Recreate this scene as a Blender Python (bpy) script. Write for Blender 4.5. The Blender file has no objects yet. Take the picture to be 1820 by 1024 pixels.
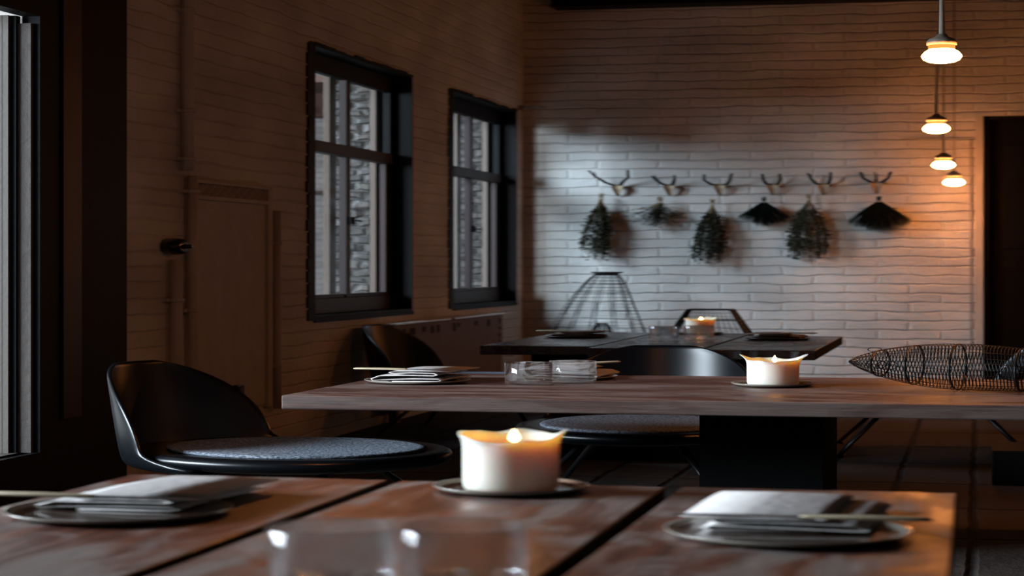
import bpy, bmesh, math, random
from mathutils import Vector
random.seed(7)
PI = math.pi
COL = bpy.context.scene.collection
S = 2.6667          # the room is wide and low, as the photograph shows it: plan dimensions below are multiplied by S

# ------------------------------------------------------------------ camera
sc = bpy.context.scene
cam_d = bpy.data.cameras.new('camera'); cam = bpy.data.objects.new('camera', cam_d); COL.objects.link(cam)
cam.location = (0, 0, 1.34)
cam.rotation_euler = (PI/2, 0, math.atan(829/3790))
cam_d.sensor_width = 36; cam_d.lens = 74.97
cam_d.shift_y = -42/1820
cam_d.clip_end = 300
cam_d.dof.use_dof = True
cam_d.dof.focus_distance = 3.85*S
cam_d.dof.aperture_fstop = 5.0
cam_d.dof.aperture_ratio = 0.375
sc.camera = cam
# ------------------------------------------------------------------ exposure
sc.view_settings.view_transform = 'Standard'
sc.view_settings.look = 'None'
sc.view_settings.exposure = 0.0
sc.view_settings.gamma = 1.0
sc.view_settings.use_curve_mapping = False
# ------------------------------------------------------------------ sky and daylight
w = bpy.data.worlds.new('overcast'); sc.world = w; w.use_nodes = True
bg = w.node_tree.nodes['Background']; bg.inputs[0].default_value = (.86, .90, .95, 1); bg.inputs[1].default_value = .45

def area(name, loc, target, sx, sy, power, col):
    l = bpy.data.lights.new(name, 'AREA'); l.shape = 'RECTANGLE'; l.size = sx; l.size_y = sy
    l.energy = power; l.color = col
    o = bpy.data.objects.new(name, l); COL.objects.link(o)
    o.location = (loc[0]*S, loc[1]*S, loc[2])
    d = Vector((target[0]*S, target[1]*S, target[2])) - o.location
    o.rotation_euler = d.to_track_quat('-Z', 'Y').to_euler()
    return o
KEY = area('daylight_window', (-3.7, 6.55, 4.1), (-1.9, 7.95, 1.9), 3.4, 1.9, 1650, (.64, .81, 1.0))
SIDE = area('daylight_side', (-4.3, 1.9, 3.0), (-1.0, 2.6, .6), 6.0, 1.8, 4200, (.78, .88, 1.0))

# ------------------------------------------------------------------ materials
def newmat(name):
    m = bpy.data.materials.new(name); m.use_nodes = True
    nt = m.node_tree; return m, nt, nt.nodes['Principled BSDF']
def plain(name, col, rough=.6, metal=0, bump=0, bscale=40, spec=.5, coat=0):
    m, nt, b = newmat(name)
    b.inputs['Base Color'].default_value = (*col, 1); b.inputs['Roughness'].default_value = rough
    b.inputs['Metallic'].default_value = metal; b.inputs['Specular IOR Level'].default_value = spec
    b.inputs['Coat Weight'].default_value = coat
    n = nt.nodes.new('ShaderNodeTexNoise'); n.inputs['Scale'].default_value = bscale; n.inputs['Detail'].default_value = 5
    tc = nt.nodes.new('ShaderNodeTexCoord'); nt.links.new(tc.outputs['Object'], n.inputs['Vector'])
    r = nt.nodes.new('ShaderNodeMixRGB'); r.blend_type = 'MULTIPLY'; r.inputs[0].default_value = .35
    r.inputs[1].default_value = (*col, 1); nt.links.new(n.outputs[0], r.inputs[2]); 
    nt.links.new(r.outputs[0], b.inputs['Base Color'])
    if bump:
        bp = nt.nodes.new('ShaderNodeBump'); bp.inputs['Strength'].default_value = bump; bp.inputs['Distance'].default_value = .01
        nt.links.new(n.outputs[0], bp.inputs['Height']); nt.links.new(bp.outputs[0], b.inputs['Normal'])
    return m
def coords(nt, ax, ay, sx, sy):
    """texture vector (object[ax]*sx, object[ay]*sy, 0)"""
    tc = nt.nodes.new('ShaderNodeTexCoord'); sp = nt.nodes.new('ShaderNodeSeparateXYZ'); cb = nt.nodes.new('ShaderNodeCombineXYZ')
    nt.links.new(tc.outputs['Object'], sp.inputs[0])
    for i, (a, s_) in enumerate(((ax, sx), (ay, sy))):
        mu = nt.nodes.new('ShaderNodeMath'); mu.operation = 'MULTIPLY'; mu.inputs[1].default_value = s_
        nt.links.new(sp.outputs[a], mu.inputs[0]); nt.links.new(mu.outputs[0], cb.inputs[i])
    return cb
def brick_mat(name, ax, c1, c2, cm, bw=.25, bh=.096, strength=.8, dist=.012, wobble=.012, mort=.009, off=.5, rough=.75, head=1.0, spec=.5):
    m, nt, b = newmat(name)
    cb = coords(nt, ax, 'Z' if ax != 'FLOOR' else 'Y', 1/S, 1.0) if ax != 'FLOOR' else coords(nt, 'X', 'Y', 1/S, 1/S)
    nz = nt.nodes.new('ShaderNodeTexNoise'); nz.inputs['Scale'].default_value = 6; nz.inputs['Detail'].default_value = 3
    nt.links.new(cb.outputs[0], nz.inputs['Vector'])
    ma = nt.nodes.new('ShaderNodeVectorMath'); ma.operation = 'MULTIPLY_ADD'
    ma.inputs[1].default_value = (wobble, wobble*1.6, 0)
    nt.links.new(nz.outputs['Color'], ma.inputs[0]); nt.links.new(cb.outputs[0], ma.inputs[2])
    br = nt.nodes.new('ShaderNodeTexBrick'); br.offset = off
    br.inputs['Scale'].default_value = 1; br.inputs['Brick Width'].default_value = bw; br.inputs['Row Height'].default_value = bh
    br.inputs['Mortar Size'].default_value = mort; br.inputs['Mortar Smooth'].default_value = .9; br.inputs['Bias'].default_value = 0
    br.inputs['Color1'].default_value = (*c1, 1); br.inputs['Color2'].default_value = (*c2, 1); br.inputs['Mortar'].default_value = (*cm, 1)
    nt.links.new(ma.outputs[0], br.inputs['Vector'])
    n2 = nt.nodes.new('ShaderNodeTexNoise'); n2.inputs['Scale'].default_value = 22; n2.inputs['Detail'].default_value = 8; n2.inputs['Roughness'].default_value = .65
    nt.links.new(cb.outputs[0], n2.inputs['Vector'])
    n3 = nt.nodes.new('ShaderNodeTexNoise'); n3.inputs['Scale'].default_value = 2.2; n3.inputs['Detail'].default_value = 6
    nt.links.new(cb.outputs[0], n3.inputs['Vector'])
    ramp = nt.nodes.new('ShaderNodeMapRange'); ramp.inputs['To Min'].default_value = .66; ramp.inputs['To Max'].default_value = 1.2
    ramp.inputs['From Min'].default_value = .25; ramp.inputs['From Max'].default_value = .75
    nt.links.new(n3.outputs[0], ramp.inputs['Value'])
    mx = nt.nodes.new('ShaderNodeMixRGB'); mx.blend_type = 'MULTIPLY'; mx.inputs[0].default_value = 1
    nt.links.new(br.outputs['Color'], mx.inputs[1]); nt.links.new(ramp.outputs[0], mx.inputs[2]); nt.links.new(mx.outputs[0], b.inputs['Base Color'])
    # height = -mortar + small noise
    h = nt.nodes.new('ShaderNodeMath'); h.operation = 'MULTIPLY_ADD'; h.inputs[1].default_value = -1
    if head < 1:
        # courses: bed joints deeper than the head joints, edges worn and paint-filled
        sp2 = nt.nodes.new('ShaderNodeSeparateXYZ'); nt.links.new(ma.outputs[0], sp2.inputs[0])
        def math_(op, a, v, c=None):
            q = nt.nodes.new('ShaderNodeMath'); q.operation = op; nt.links.new(a, q.inputs[0]); q.inputs[1].default_value = v
            if c is not None: q.inputs[2].default_value = c
            return q.outputs[0]
        fr_ = math_('FRACT', math_('DIVIDE', sp2.outputs[1], bh), 0)
        ab = math_('ABSOLUTE', math_('SUBTRACT', fr_, .5), 0)
        mr = nt.nodes.new('ShaderNodeMapRange'); mr.interpolation_type = 'SMOOTHSTEP'; mr.inputs['From Min'].default_value = .36; mr.inputs['From Max'].default_value = .5
        nt.links.new(ab, mr.inputs['Value'])
        hf = math_('MULTIPLY', br.outputs['Fac'], head)
        wear = nt.nodes.new('ShaderNodeTexNoise'); wear.inputs['Scale'].default_value = 3.5; wear.inputs['Detail'].default_value = 6; nt.links.new(cb.outputs[0], wear.inputs['Vector'])
        wr = nt.nodes.new('ShaderNodeMapRange'); wr.inputs['From Min'].default_value = .36; wr.inputs['From Max'].default_value = .62; wr.inputs['To Min'].default_value = .1; wr.inputs['To Max'].default_value = .95
        nt.links.new(wear.outputs[0], wr.inputs['Value'])
        mw = nt.nodes.new('ShaderNodeMath'); mw.operation = 'MULTIPLY'; nt.links.new(mr.outputs[0], mw.inputs[0]); nt.links.new(wr.outputs[0], mw.inputs[1])
        sm = nt.nodes.new('ShaderNodeMath'); nt.links.new(mw.outputs[0], sm.inputs[0]); nt.links.new(hf, sm.inputs[1])
        nt.links.new(sm.outputs[0], h.inputs[0])
    else: nt.links.new(br.outputs['Fac'], h.inputs[0])
    s2 = nt.nodes.new('ShaderNodeMath'); s2.operation = 'MULTIPLY'; s2.inputs[1].default_value = .9
    nt.links.new(n2.outputs[0], s2.inputs[0]); nt.links.new(s2.outputs[0], h.inputs[2])
    bp = nt.nodes.new('ShaderNodeBump'); bp.inputs['Strength'].default_value = strength; bp.inputs['Distance'].default_value = dist
    nt.links.new(h.outputs[0], bp.inputs['Height']); nt.links.new(bp.outputs[0], b.inputs['Normal'])
    b.inputs['Roughness'].default_value = rough; b.inputs['Specular IOR Level'].default_value = spec
    return m
def wood_mat(name, along, dark, red, grey, rough=(.32, .6), scale=1.0, greyamt=.5):
    """reclaimed planks: grain runs along object X or Y"""
    m, nt, b = newmat(name)
    tc = nt.nodes.new('ShaderNodeTexCoord')
    def mapped(k_long, k_cross):
        mp = nt.nodes.new('ShaderNodeMapping'); nt.links.new(tc.outputs['Object'], mp.inputs[0])
        a, c_ = k_long/S, k_cross/S
        mp.inputs['Scale'].default_value = (a, c_, k_cross) if along == 'X' else (c_, a, k_cross)
        return mp
    def noise(mp, detail=6, rg=.6, dist=0):
        n = nt.nodes.new('ShaderNodeTexNoise'); n.inputs['Scale'].default_value = scale; n.inputs['Detail'].default_value = detail
        n.inputs['Roughness'].default_value = rg; n.inputs['Distortion'].default_value = dist
        nt.links.new(mp.outputs[0], n.inputs['Vector']); return n
    grain = noise(mapped(3, 60), 8, .7, .4); blot = noise(mapped(4.5, 13), 5, .6, .8); fine = noise(mapped(14, 240), 4, .6)
    rp = nt.nodes.new('ShaderNodeValToRGB'); e = rp.color_ramp.elements
    e[0].position = .34; e[0].color = (*dark, 1); e[1].position = .66; e[1].color = (*red, 1)
    nt.links.new(grain.outputs[0], rp.inputs[0])
    rb = nt.nodes.new('ShaderNodeValToRGB'); e = rb.color_ramp.elements
    e[0].position = .44; e[0].color = (0, 0, 0, 1); e[1].position = .58; e[1].color = (greyamt*2, )*3 + (1,)
    nt.links.new(blot.outputs[0], rb.inputs[0])
    mx = nt.nodes.new('ShaderNodeMixRGB'); nt.links.new(rb.outputs[0], mx.inputs[0]); nt.links.new(rp.outputs[0], mx.inputs[1]); mx.inputs[2].default_value = (*grey, 1)
    m2 = nt.nodes.new('ShaderNodeMixRGB'); m2.blend_type = 'MULTIPLY'; m2.inputs[0].default_value = .55
    nt.links.new(mx.outputs[0], m2.inputs[1])
    fr = nt.nodes.new('ShaderNodeMapRange'); fr.inputs['From Min'].default_value = .3; fr.inputs['From Max'].default_value = .7; fr.inputs['To Min'].default_value = .25; fr.inputs['To Max'].default_value = 1.3
    nt.links.new(fine.outputs[0], fr.inputs['Value']); nt.links.new(fr.outputs[0], m2.inputs[2]); nt.links.new(m2.outputs[0], b.inputs['Base Color'])
    rr = nt.nodes.new('ShaderNodeMapRange'); rr.inputs['From Min'].default_value = .35; rr.inputs['From Max'].default_value = .65
    rr.inputs['To Min'].default_value = rough[0]; rr.inputs['To Max'].default_value = rough[1]
    nt.links.new(blot.outputs[0], rr.inputs['Value']); nt.links.new(rr.outputs[0], b.inputs['Roughness'])
    bp = nt.nodes.new('ShaderNodeBump'); bp.inputs['Strength'].default_value = .35; bp.inputs['Distance'].default_value = .004
    ad = nt.nodes.new('ShaderNodeMath'); nt.links.new(grain.outputs[0], ad.inputs[0]); nt.links.new(fine.outputs[0], ad.inputs[1])
    nt.links.new(ad.outputs[0], bp.inputs['Height']); nt.links.new(bp.outputs[0], b.inputs['Normal'])
    return m
def emit(name, col, k):
    m = bpy.data.materials.new(name); m.use_nodes = True; nt = m.node_tree; nt.nodes.clear()
    e = nt.nodes.new('ShaderNodeEmission'); e.inputs[0].default_value = (*col, 1); e.inputs[1].default_value = k
    o = nt.nodes.new('ShaderNodeOutputMaterial'); nt.links.new(e.outputs[0], o.inputs[0]); return m
def pane_mat():
    m = bpy.data.materials.new('window_glass'); m.use_nodes = True; nt = m.node_tree; nt.nodes.clear()
    t = nt.nodes.new('ShaderNodeBsdfTransparent'); t.inputs[0].default_value = (.93, .95, .95, 1)
    g = nt.nodes.new('ShaderNodeBsdfGlossy'); g.inputs['Roughness'].default_value = .02
    lw = nt.nodes.new('ShaderNodeLayerWeight'); lw.inputs[0].default_value = .25
    mu = nt.nodes.new('ShaderNodeMath'); mu.operation = 'MULTIPLY'; mu.inputs[1].default_value = .12; nt.links.new(lw.outputs['Fresnel'], mu.inputs[0])
    x = nt.nodes.new('ShaderNodeMixShader'); nt.links.new(mu.outputs[0], x.inputs[0]); nt.links.new(t.outputs[0], x.inputs[1]); nt.links.new(g.outputs[0], x.inputs[2])
    o = nt.nodes.new('ShaderNodeOutputMaterial'); nt.links.new(x.outputs[0], o.inputs[0]); return m
def wax_mat():
    m, nt, b = newmat('candle_wax')
    b.inputs['Base Color'].default_value = (.86, .80, .70, 1); b.inputs['Roughness'].default_value = .45
    b.inputs['Subsurface Weight'].default_value = .9; b.inputs['Subsurface Radius'].default_value = (1.0, .42, .16); b.inputs['Subsurface Scale'].default_value = .05
    tr = nt.nodes.new('ShaderNodeBsdfTranslucent'); tr.inputs[0].default_value = (1.0, .62, .38, 1)
    x = nt.nodes.new('ShaderNodeMixShader'); x.inputs[0].default_value = .09
    out = nt.nodes['Material Output']
    nt.links.new(b.outputs[0], x.inputs[1]); nt.links.new(tr.outputs[0], x.inputs[2]); nt.links.new(x.outputs[0], out.inputs[0])
    return m
def felt_mat():
    m, nt, b = newmat('felt'); b.inputs['Roughness'].default_value = .95; b.inputs['Specular IOR Level'].default_value = .15
    tc = nt.nodes.new('ShaderNodeTexCoord'); mp = nt.nodes.new('ShaderNodeMapping'); nt.links.new(tc.outputs['Object'], mp.inputs[0]); mp.inputs['Scale'].default_value = (1/S, 1/S, 1)
    n = nt.nodes.new('ShaderNodeTexNoise'); n.inputs['Scale'].default_value = 170; n.inputs['Detail'].default_value = 4; nt.links.new(mp.outputs[0], n.inputs['Vector'])
    rp = nt.nodes.new('ShaderNodeValToRGB'); e = rp.color_ramp.elements
    e[0].position = .35; e[0].color = (.05, .06, .075, 1); e[1].position = .68; e[1].color = (.27, .30, .35, 1)
    nt.links.new(n.outputs[0], rp.inputs[0]); nt.links.new(rp.outputs[0], b.inputs['Base Color'])
    bp = nt.nodes.new('ShaderNodeBump'); bp.inputs['Strength'].default_value = .8; bp.inputs['Distance'].default_value = .006
    nt.links.new(n.outputs[0], bp.inputs['Height']); nt.links.new(bp.outputs[0], b.inputs['Normal'])
    return m
def glass_mat():
    m = bpy.data.materials.new('tumbler_glass'); m.use_nodes = True; nt = m.node_tree; nt.nodes.clear()
    g = nt.nodes.new('ShaderNodeBsdfGlass'); g.inputs['IOR'].default_value = 1.48; g.inputs['Roughness'].default_value = 0
    t = nt.nodes.new('ShaderNodeBsdfTransparent'); x = nt.nodes.new('ShaderNodeMixShader'); x.inputs[0].default_value = .62
    nt.links.new(g.outputs[0], x.inputs[1]); nt.links.new(t.outputs[0], x.inputs[2])
    o = nt.nodes.new('ShaderNodeOutputMaterial'); nt.links.new(x.outputs[0], o.inputs[0]); return m

CREAM = (.60, .56, .51)
M = dict(
    wall_left=brick_mat('painted_brick_left', 'Y', CREAM, (.58, .54, .49), (.585, .545, .495), strength=.6, dist=.014, head=.45, wobble=.03),
    wall_back=brick_mat('painted_brick_back', 'X', CREAM, (.57, .54, .50), (.575, .54, .495), strength=.75, dist=.018, mort=.009, head=.75, wobble=.034),
    wall_dim=plain('dark_plaster', (.10, .08, .07), .9),
    ceiling=plain('ceiling_boards', (.06, .05, .045), .8),
    floor=brick_mat('stone_floor', 'FLOOR', (.060, .048, .041), (.034, .027, .023), (.006, .005, .005), bw=.172, bh=.5, off=0, mort=.012, wobble=.02, strength=1, dist=.03, rough=.85, spec=.15),
    black=plain('black_paint', (.004, .004, .0045), .6, bump=.2, bscale=15, spec=.12),
    blackred=plain('dark_oxblood_paint', (.022, .007, .006), .5, bump=.1, spec=.3),
    shell=plain('black_shell', (.0025, .0035, .005), .31, spec=.32),
    legm=plain('black_metal', (.01, .01, .011), .35, metal=.4),
    felt=felt_mat(),
    wood_y=wood_mat('reclaimed_wood_lengthways', 'Y', (.045, .014, .009), (.20, .06, .032), (.21, .165, .145), greyamt=.46, rough=(.34, .66)),
    wood_x=wood_mat('reclaimed_wood_crossways', 'X', (.045, .016, .011), (.19, .068, .042), (.22, .155, .13), rough=(.35, .6), greyamt=.5),
    wood_dark=wood_mat('dark_oiled_wood', 'Y', (.014, .007, .006), (.034, .014, .010), (.03, .018, .014), rough=(.2, .34), greyamt=.3),
    wood_edge=plain('table_foot_black', (.003, .003, .003), .7, spec=.06),
    plate=plain('glazed_stoneware', (.34, .31, .26), .22, bscale=60, coat=.4),
    plate_well=plain('brown_glaze', (.07, .035, .02), .2, bscale=60, coat=.5),
    plate_shaded=plain('shaded_glazed_stoneware', (.05, .035, .026), .22, bscale=60, coat=.4),  # backlit plates of the farthest table: their shade is put into the glaze colour
    linen=plain('white_linen', (.66, .62, .60), .9, bump=.3, bscale=30, spec=.1),
    linen_shaded=plain('shaded_linen', (.16, .10, .075), .9, bump=.3, bscale=30, spec=.1),  # backlit napkins of the farthest table: shade put into the cloth colour
    bone=plain('pale_wood_handle', (.55, .45, .30), .45),
    steel=plain('steel', (.35, .36, .40), .25, metal=1),
    wax=wax_mat(), wick=plain('wick', (.02, .015, .01), .9),
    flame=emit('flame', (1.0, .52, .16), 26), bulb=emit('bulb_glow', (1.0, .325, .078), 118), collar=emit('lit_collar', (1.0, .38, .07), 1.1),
    socket=plain('aged_socket', (.32, .27, .22), .5), cord=plain('cord', (.45, .38, .30), .8),
    wire=plain('dark_wire', (.012, .010, .009), .45, metal=.5),
    bone_skull=plain('skull_bone', (.42, .30, .18), .7, bump=.3), antler=plain('antler', (.018, .010, .007), .7, bump=.4, bscale=25),
    leaf=plain('dried_leaf', (.045, .046, .026), .8, spec=.2), leaf_dark=plain('dark_needles', (.005, .007, .006), .9, spec=.1), leaf_mid=plain('olive_leaf', (.033, .034, .02), .8, spec=.2),
    twig=plain('dry_stem', (.26, .19, .09), .8), twine=plain('twine', (.5, .42, .30), .9),
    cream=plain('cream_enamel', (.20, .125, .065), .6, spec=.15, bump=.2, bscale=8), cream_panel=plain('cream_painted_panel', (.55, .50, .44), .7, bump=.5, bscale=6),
    daylit_enamel=plain('daylit_enamel', (.78, .74, .66), .22),  # radiator top: window light on it is put into this pale colour
    plank_front_shaded=wood_mat('shaded_wood_front', 'X', (.03, .012, .009), (.085, .036, .026), (.10, .07, .058), rough=(.6, .75), greyamt=.35),  # darker copy of the table wood, shade on the front edge put into the colour
    plank_gap_shade=plain('gap_shade_side', (.012, .006, .004), .8, spec=.1),  # near-black sides: the shade inside the plank gaps is painted in
    slot=plain('vent_hole', (.02, .012, .008), .8),
    palewood=plain('weathered_grey_frame', (.15, .105, .08), .7, bump=.2),
    dull_beige=plain('dull_beige_paint', (.062, .048, .037), .7, bump=.2), jamb=plain('rough_grey_jamb', (.065, .054, .047), .9, bump=1, bscale=22),
    reveal=plain('rough_grey_plaster', (.15, .125, .11), .9, bump=1, bscale=22),
    glass=pane_mat(), tumbler=glass_mat(),
    bakelite=plain('black_bakelite', (.008, .007, .007), .22),
    stone=brick_mat('rough_stone', 'X', (.13, .105, .088), (.035, .03, .026), (.07, .06, .05), bw=.075, bh=.075, wobble=.09, strength=1, dist=.04, mort=.02),
    pink=brick_mat('pale_red_brick', 'Y', (.12, .06, .055), (.16, .09, .085), (.17, .13, .115), bw=.3, bh=.11, mort=.012),
    palebrick=brick_mat('whitewashed_brick', 'X', (.72, .60, .56), (.80, .72, .68), (.6, .5, .46), bw=.3, bh=.11, mort=.012),
    eave=plain('brown_eave', (.16, .08, .06), .8), ground=plain('gravel', (.22, .21, .20), .95, bump=.5),
)

# ------------------------------------------------------------------ mesh helpers (authored in metres; x and y widened by S when built)
class MB:
    def __init__(s): s.v = []; s.f = []
    def add(s, vs, fs):
        k = len(s.v); s.v += [tuple(p) for p in vs]; s.f += [tuple(i+k for i in f) for f in fs]; return s
    def box(s, x0, x1, y0, y1, z0, z1):
        vs = [(x, y, z) for z in (z0, z1) for y in (y0, y1) for x in (x0, x1)]
        return s.add(vs, [(0, 2, 3, 1), (4, 5, 7, 6), (0, 1, 5, 4), (2, 6, 7, 3), (0, 4, 6, 2), (1, 3, 7, 5)])
    def rings(s, rings, cap0=True, cap1=True, loop=False):
        n = len(rings[0]); k = len(s.v); fs = []
        for r in rings: s.v += [tuple(p) for p in r]
        m = len(rings)
        for i in range(m if loop else m-1):
            a = i*n; b_ = ((i+1) % m)*n
            for j in range(n):
                fs.append((k+a+j, k+a+(j+1) % n, k+b_+(j+1) % n, k+b_+j))
        if not loop and cap0: fs.append(tuple(k+j for j in reversed(range(n))))
        if not loop and cap1: fs.append(tuple(k+(m-1)*n+j for j in range(n)))
        s.f += fs; return s
    def lathe(s, prof, n=32, c=(0, 0), cap0=True, cap1=True):
        return s.rings([[(c[0]+r*math.cos(2*PI*j/n), c[1]+r*math.sin(2*PI*j/n), z) for j in range(n)] for r, z in prof], cap0, cap1)
    def tube(s, pts, r, n=6, closed=False):
        pts = [Vector(p) for p in pts]; m = len(pts); rr = r if isinstance(r, (list, tuple)) else [r]*m
        rings = []; up = None
        for i, p in enumerate(pts):
            if closed: d = pts[(i+1) % m]-pts[i-1]
            else: d = pts[min(i+1, m-1)]-pts[max(i-1, 0)]
            if d.length < 1e-9: d = Vector((0, 0, 1))
            d.normalize()
            if up is None: up = Vector((0, 0, 1)) if abs(d.z) < .9 else Vector((1, 0, 0))
            a = d.cross(up)
            if a.length < 1e-4: a = d.cross(Vector((.3, 1, .2)))
            a.normalize(); b_ = a.cross(d).normalized(); up = b_
            rings.append([p+rr[i]*(math.cos(2*PI*j/n)*a+math.sin(2*PI*j/n)*b_) for j in range(n)])
        return s.rings(rings, loop=closed)
    def ring(s, c, r, tr, seg=24, n=5, ry=None):
        ry = r if ry is None else ry
        return s.tube([(c[0]+r*math.cos(2*PI*i/seg), c[1]+ry*math.sin(2*PI*i/seg), c[2]) for i in range(seg)], tr, n, True)
    def sheet(s, g, loopj=False):
        k = len(s.v); m = len(g); n = len(g[0])
        for r in g: s.v += [tuple(p) for p in r]
        for i in range(m-1):
            for j in range(n if loopj else n-1):
                s.f.append((k+i*n+j, k+i*n+(j+1) % n, k+(i+1)*n+(j+1) % n, k+(i+1)*n+j))
        return s
    def build(s, name, mat, parent=None, smooth=False, bevel=0, sub=0, solid=0, loc=None, fixn=True, wide=True):
        k = S if wide else 1
        me = bpy.data.meshes.new(name); me.from_pydata([(x*k, y*k, z) for x, y, z in s.v], [], s.f); me.update()
        if fixn:
            bm = bmesh.new(); bm.from_mesh(me); bmesh.ops.recalc_face_normals(bm, faces=bm.faces); bm.to_mesh(me); bm.free()
        if smooth: me.polygons.foreach_set('use_smooth', [True]*len(me.polygons))
        me.materials.append(M[mat] if isinstance(mat, str) else mat)
        o = bpy.data.objects.new(name, me); COL.objects.link(o)
        if parent: o.parent = parent
        if loc: o.location = (loc[0]*S, loc[1]*S, loc[2])
        if solid:
            q = o.modifiers.new('solid', 'SOLIDIFY'); q.thickness = solid; q.offset = 0
        if bevel:
            q = o.modifiers.new('bevel', 'BEVEL'); q.width = bevel; q.segments = 2; q.limit_method = 'ANGLE'
        if sub:
            q = o.modifiers.new('sub', 'SUBSURF'); q.levels = sub; q.render_levels = sub
        return o
def thing(name, label, cat, loc=(0, 0, 0), rz=0, group=None):
    o = bpy.data.objects.new(name, None); COL.objects.link(o); o.empty_display_size = .1
    o.location = (loc[0]*S, loc[1]*S, loc[2]); o.rotation_euler = (0, 0, rz)
    o['label'] = label; o['category'] = cat
    if group: o['group'] = group
    return o
def tag(o, label, cat, group=None):
    o['label'] = label; o['category'] = cat
    if group: o['group'] = group
    return o
def struct(o): o['kind'] = 'structure'; return o
def dup(root, loc, rz, label, group=None):
    r = root.copy(); COL.objects.link(r); r.location = (loc[0]*S, loc[1]*S, loc[2]); r.rotation_euler = (0, 0, rz); r['label'] = label
    if group: r['group'] = group
    def rec(a, b_):
        for ch in [q for q in bpy.data.objects if q.parent == a]:
            c_ = ch.copy(); COL.objects.link(c_); c_.parent = b_; rec(ch, c_)
    rec(root, r); return r

# ------------------------------------------------------------------ the room
XL = -1.835; XO = -2.12; YB = 8.6; ZC = 4.32
struct(MB().box(XO, 3.2, -3.6, YB+.3, -.12, 0).build('floor', 'floor'))
struct(MB().box(XO, 3.2, -3.6, YB+.3, ZC, ZC+.15).build('ceiling', 'ceiling'))
# left wall with the big glazed opening and two windows
W = [(5.765, 6.84), (7.395, 8.475)]; WZ = (.93, 3.0)
DY = (-2.4, 3.95); DZ = (.34, 2.66)
wl = MB()
wl.box(XO, XL, -3.6, DY[0], 0, ZC)
wl.box(XO, XL, DY[0], DY[1], 0, DZ[0]-.04).box(XO, XL, DY[0], DY[1], DZ[1]+.04, ZC)
wl.box(XO, XL, DY[1]+.02, W[0][0], 0, ZC)
for a, b_ in W: wl.box(XO, XL, a, b_, 0, WZ[0]).box(XO, XL, a, b_, WZ[1], ZC)
wl.box(XO, XL, W[0][1], W[1][0], 0, ZC).box(XO, XL, W[1][1], YB+.3, 0, ZC)
struct(wl.build('wall_left', 'wall_left'))
DX0 = .02
wb = MB().box(XL, DX0, YB, YB+.3, 0, ZC).box(DX0, .62, YB, YB+.3, 2.9, ZC).box(.62, 3.2, YB, YB+.3, 0, ZC)
struct(wb.build('wall_back', 'wall_back'))
struct(MB().box(3.0, 3.2, -3.6, YB, 0, ZC).build('wall_right', 'wall_dim'))
struct(MB().box(XL, 3.0, -3.6, -3.4, 0, ZC).build('wall_front', 'wall_dim'))
struct(MB().box(-1.69, 3.0, YB-.14, YB, ZC-.2, ZC).build('trim_1', 'black'))
# dark door in the back wall
d2 = struct(bpy.data.objects.new('door_2', None)); COL.objects.link(d2); d2.location = (.02*S, YB*S, 0)
MB().box(.02, .58, .10, .15, 0, 2.86).build('leaf', 'black', d2)
MB().box(0, .02, .02, .22, 0, 2.9).box(.58, .60, .02, .22, 0, 2.9).box(0, .6, .02, .22, 2.86, 2.9).build('frame', 'black', d2)
MB().box(.08, .26, .095, .1, 1.5, 2.6).box(.32, .52, .095, .1, 1.5, 2.6).box(.08, .26, .095, .1, .3, 1.3).box(.32, .52, .095, .1, .3, 1.3).build('raised_panel', 'black', d2, bevel=.01)
struct(MB().box(-.012, .018, YB-.012, YB, 0, 2.9).build('trim_2', 'cream_panel'))

# glazed front on the left wall
d1 = struct(bpy.data.objects.new('door_1', None)); COL.objects.link(d1); d1.location = (XL*S, DY[1]*S, 0)
MB().box(-.03, .008, 0, .445, 0, 4.0).box(-.03, .008, -6.35, 0, DZ[1], 4.0).box(-.03, .008, -6.35, 0, 0, DZ[0]).box(-.03, .008, -6.55, -6.35, 0, 4.0).build('frame', 'black', d1)
MB().box(.008, .014, .10, .19, .5, 3.1).build('hanging_strip', 'blackred', d1)
MB().box(-.034, -.006, -.012, 0, DZ[0], DZ[1]-.04).build('grey_jamb', 'jamb', d1)
MB().box(-.046, -.034, -.02, 0, DZ[0], DZ[1]).build('seal', 'black', d1)
sb = MB().box(-.075, -.046, -.03, 0, DZ[0], DZ[1]).box(-.075, -.006, -6.35, -.012, DZ[0]-.03, DZ[0])
for yy in (-1.3, -2.7, -4.1, -5.5): sb.box(-.07, -.05, yy-.03, yy+.03, DZ[0], DZ[1])
sb.build('sash', 'dull_beige', d1)
MB().box(-.06, -.057, -6.3, -.03, DZ[0], DZ[1]).build('pane', 'glass', d1)

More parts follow.
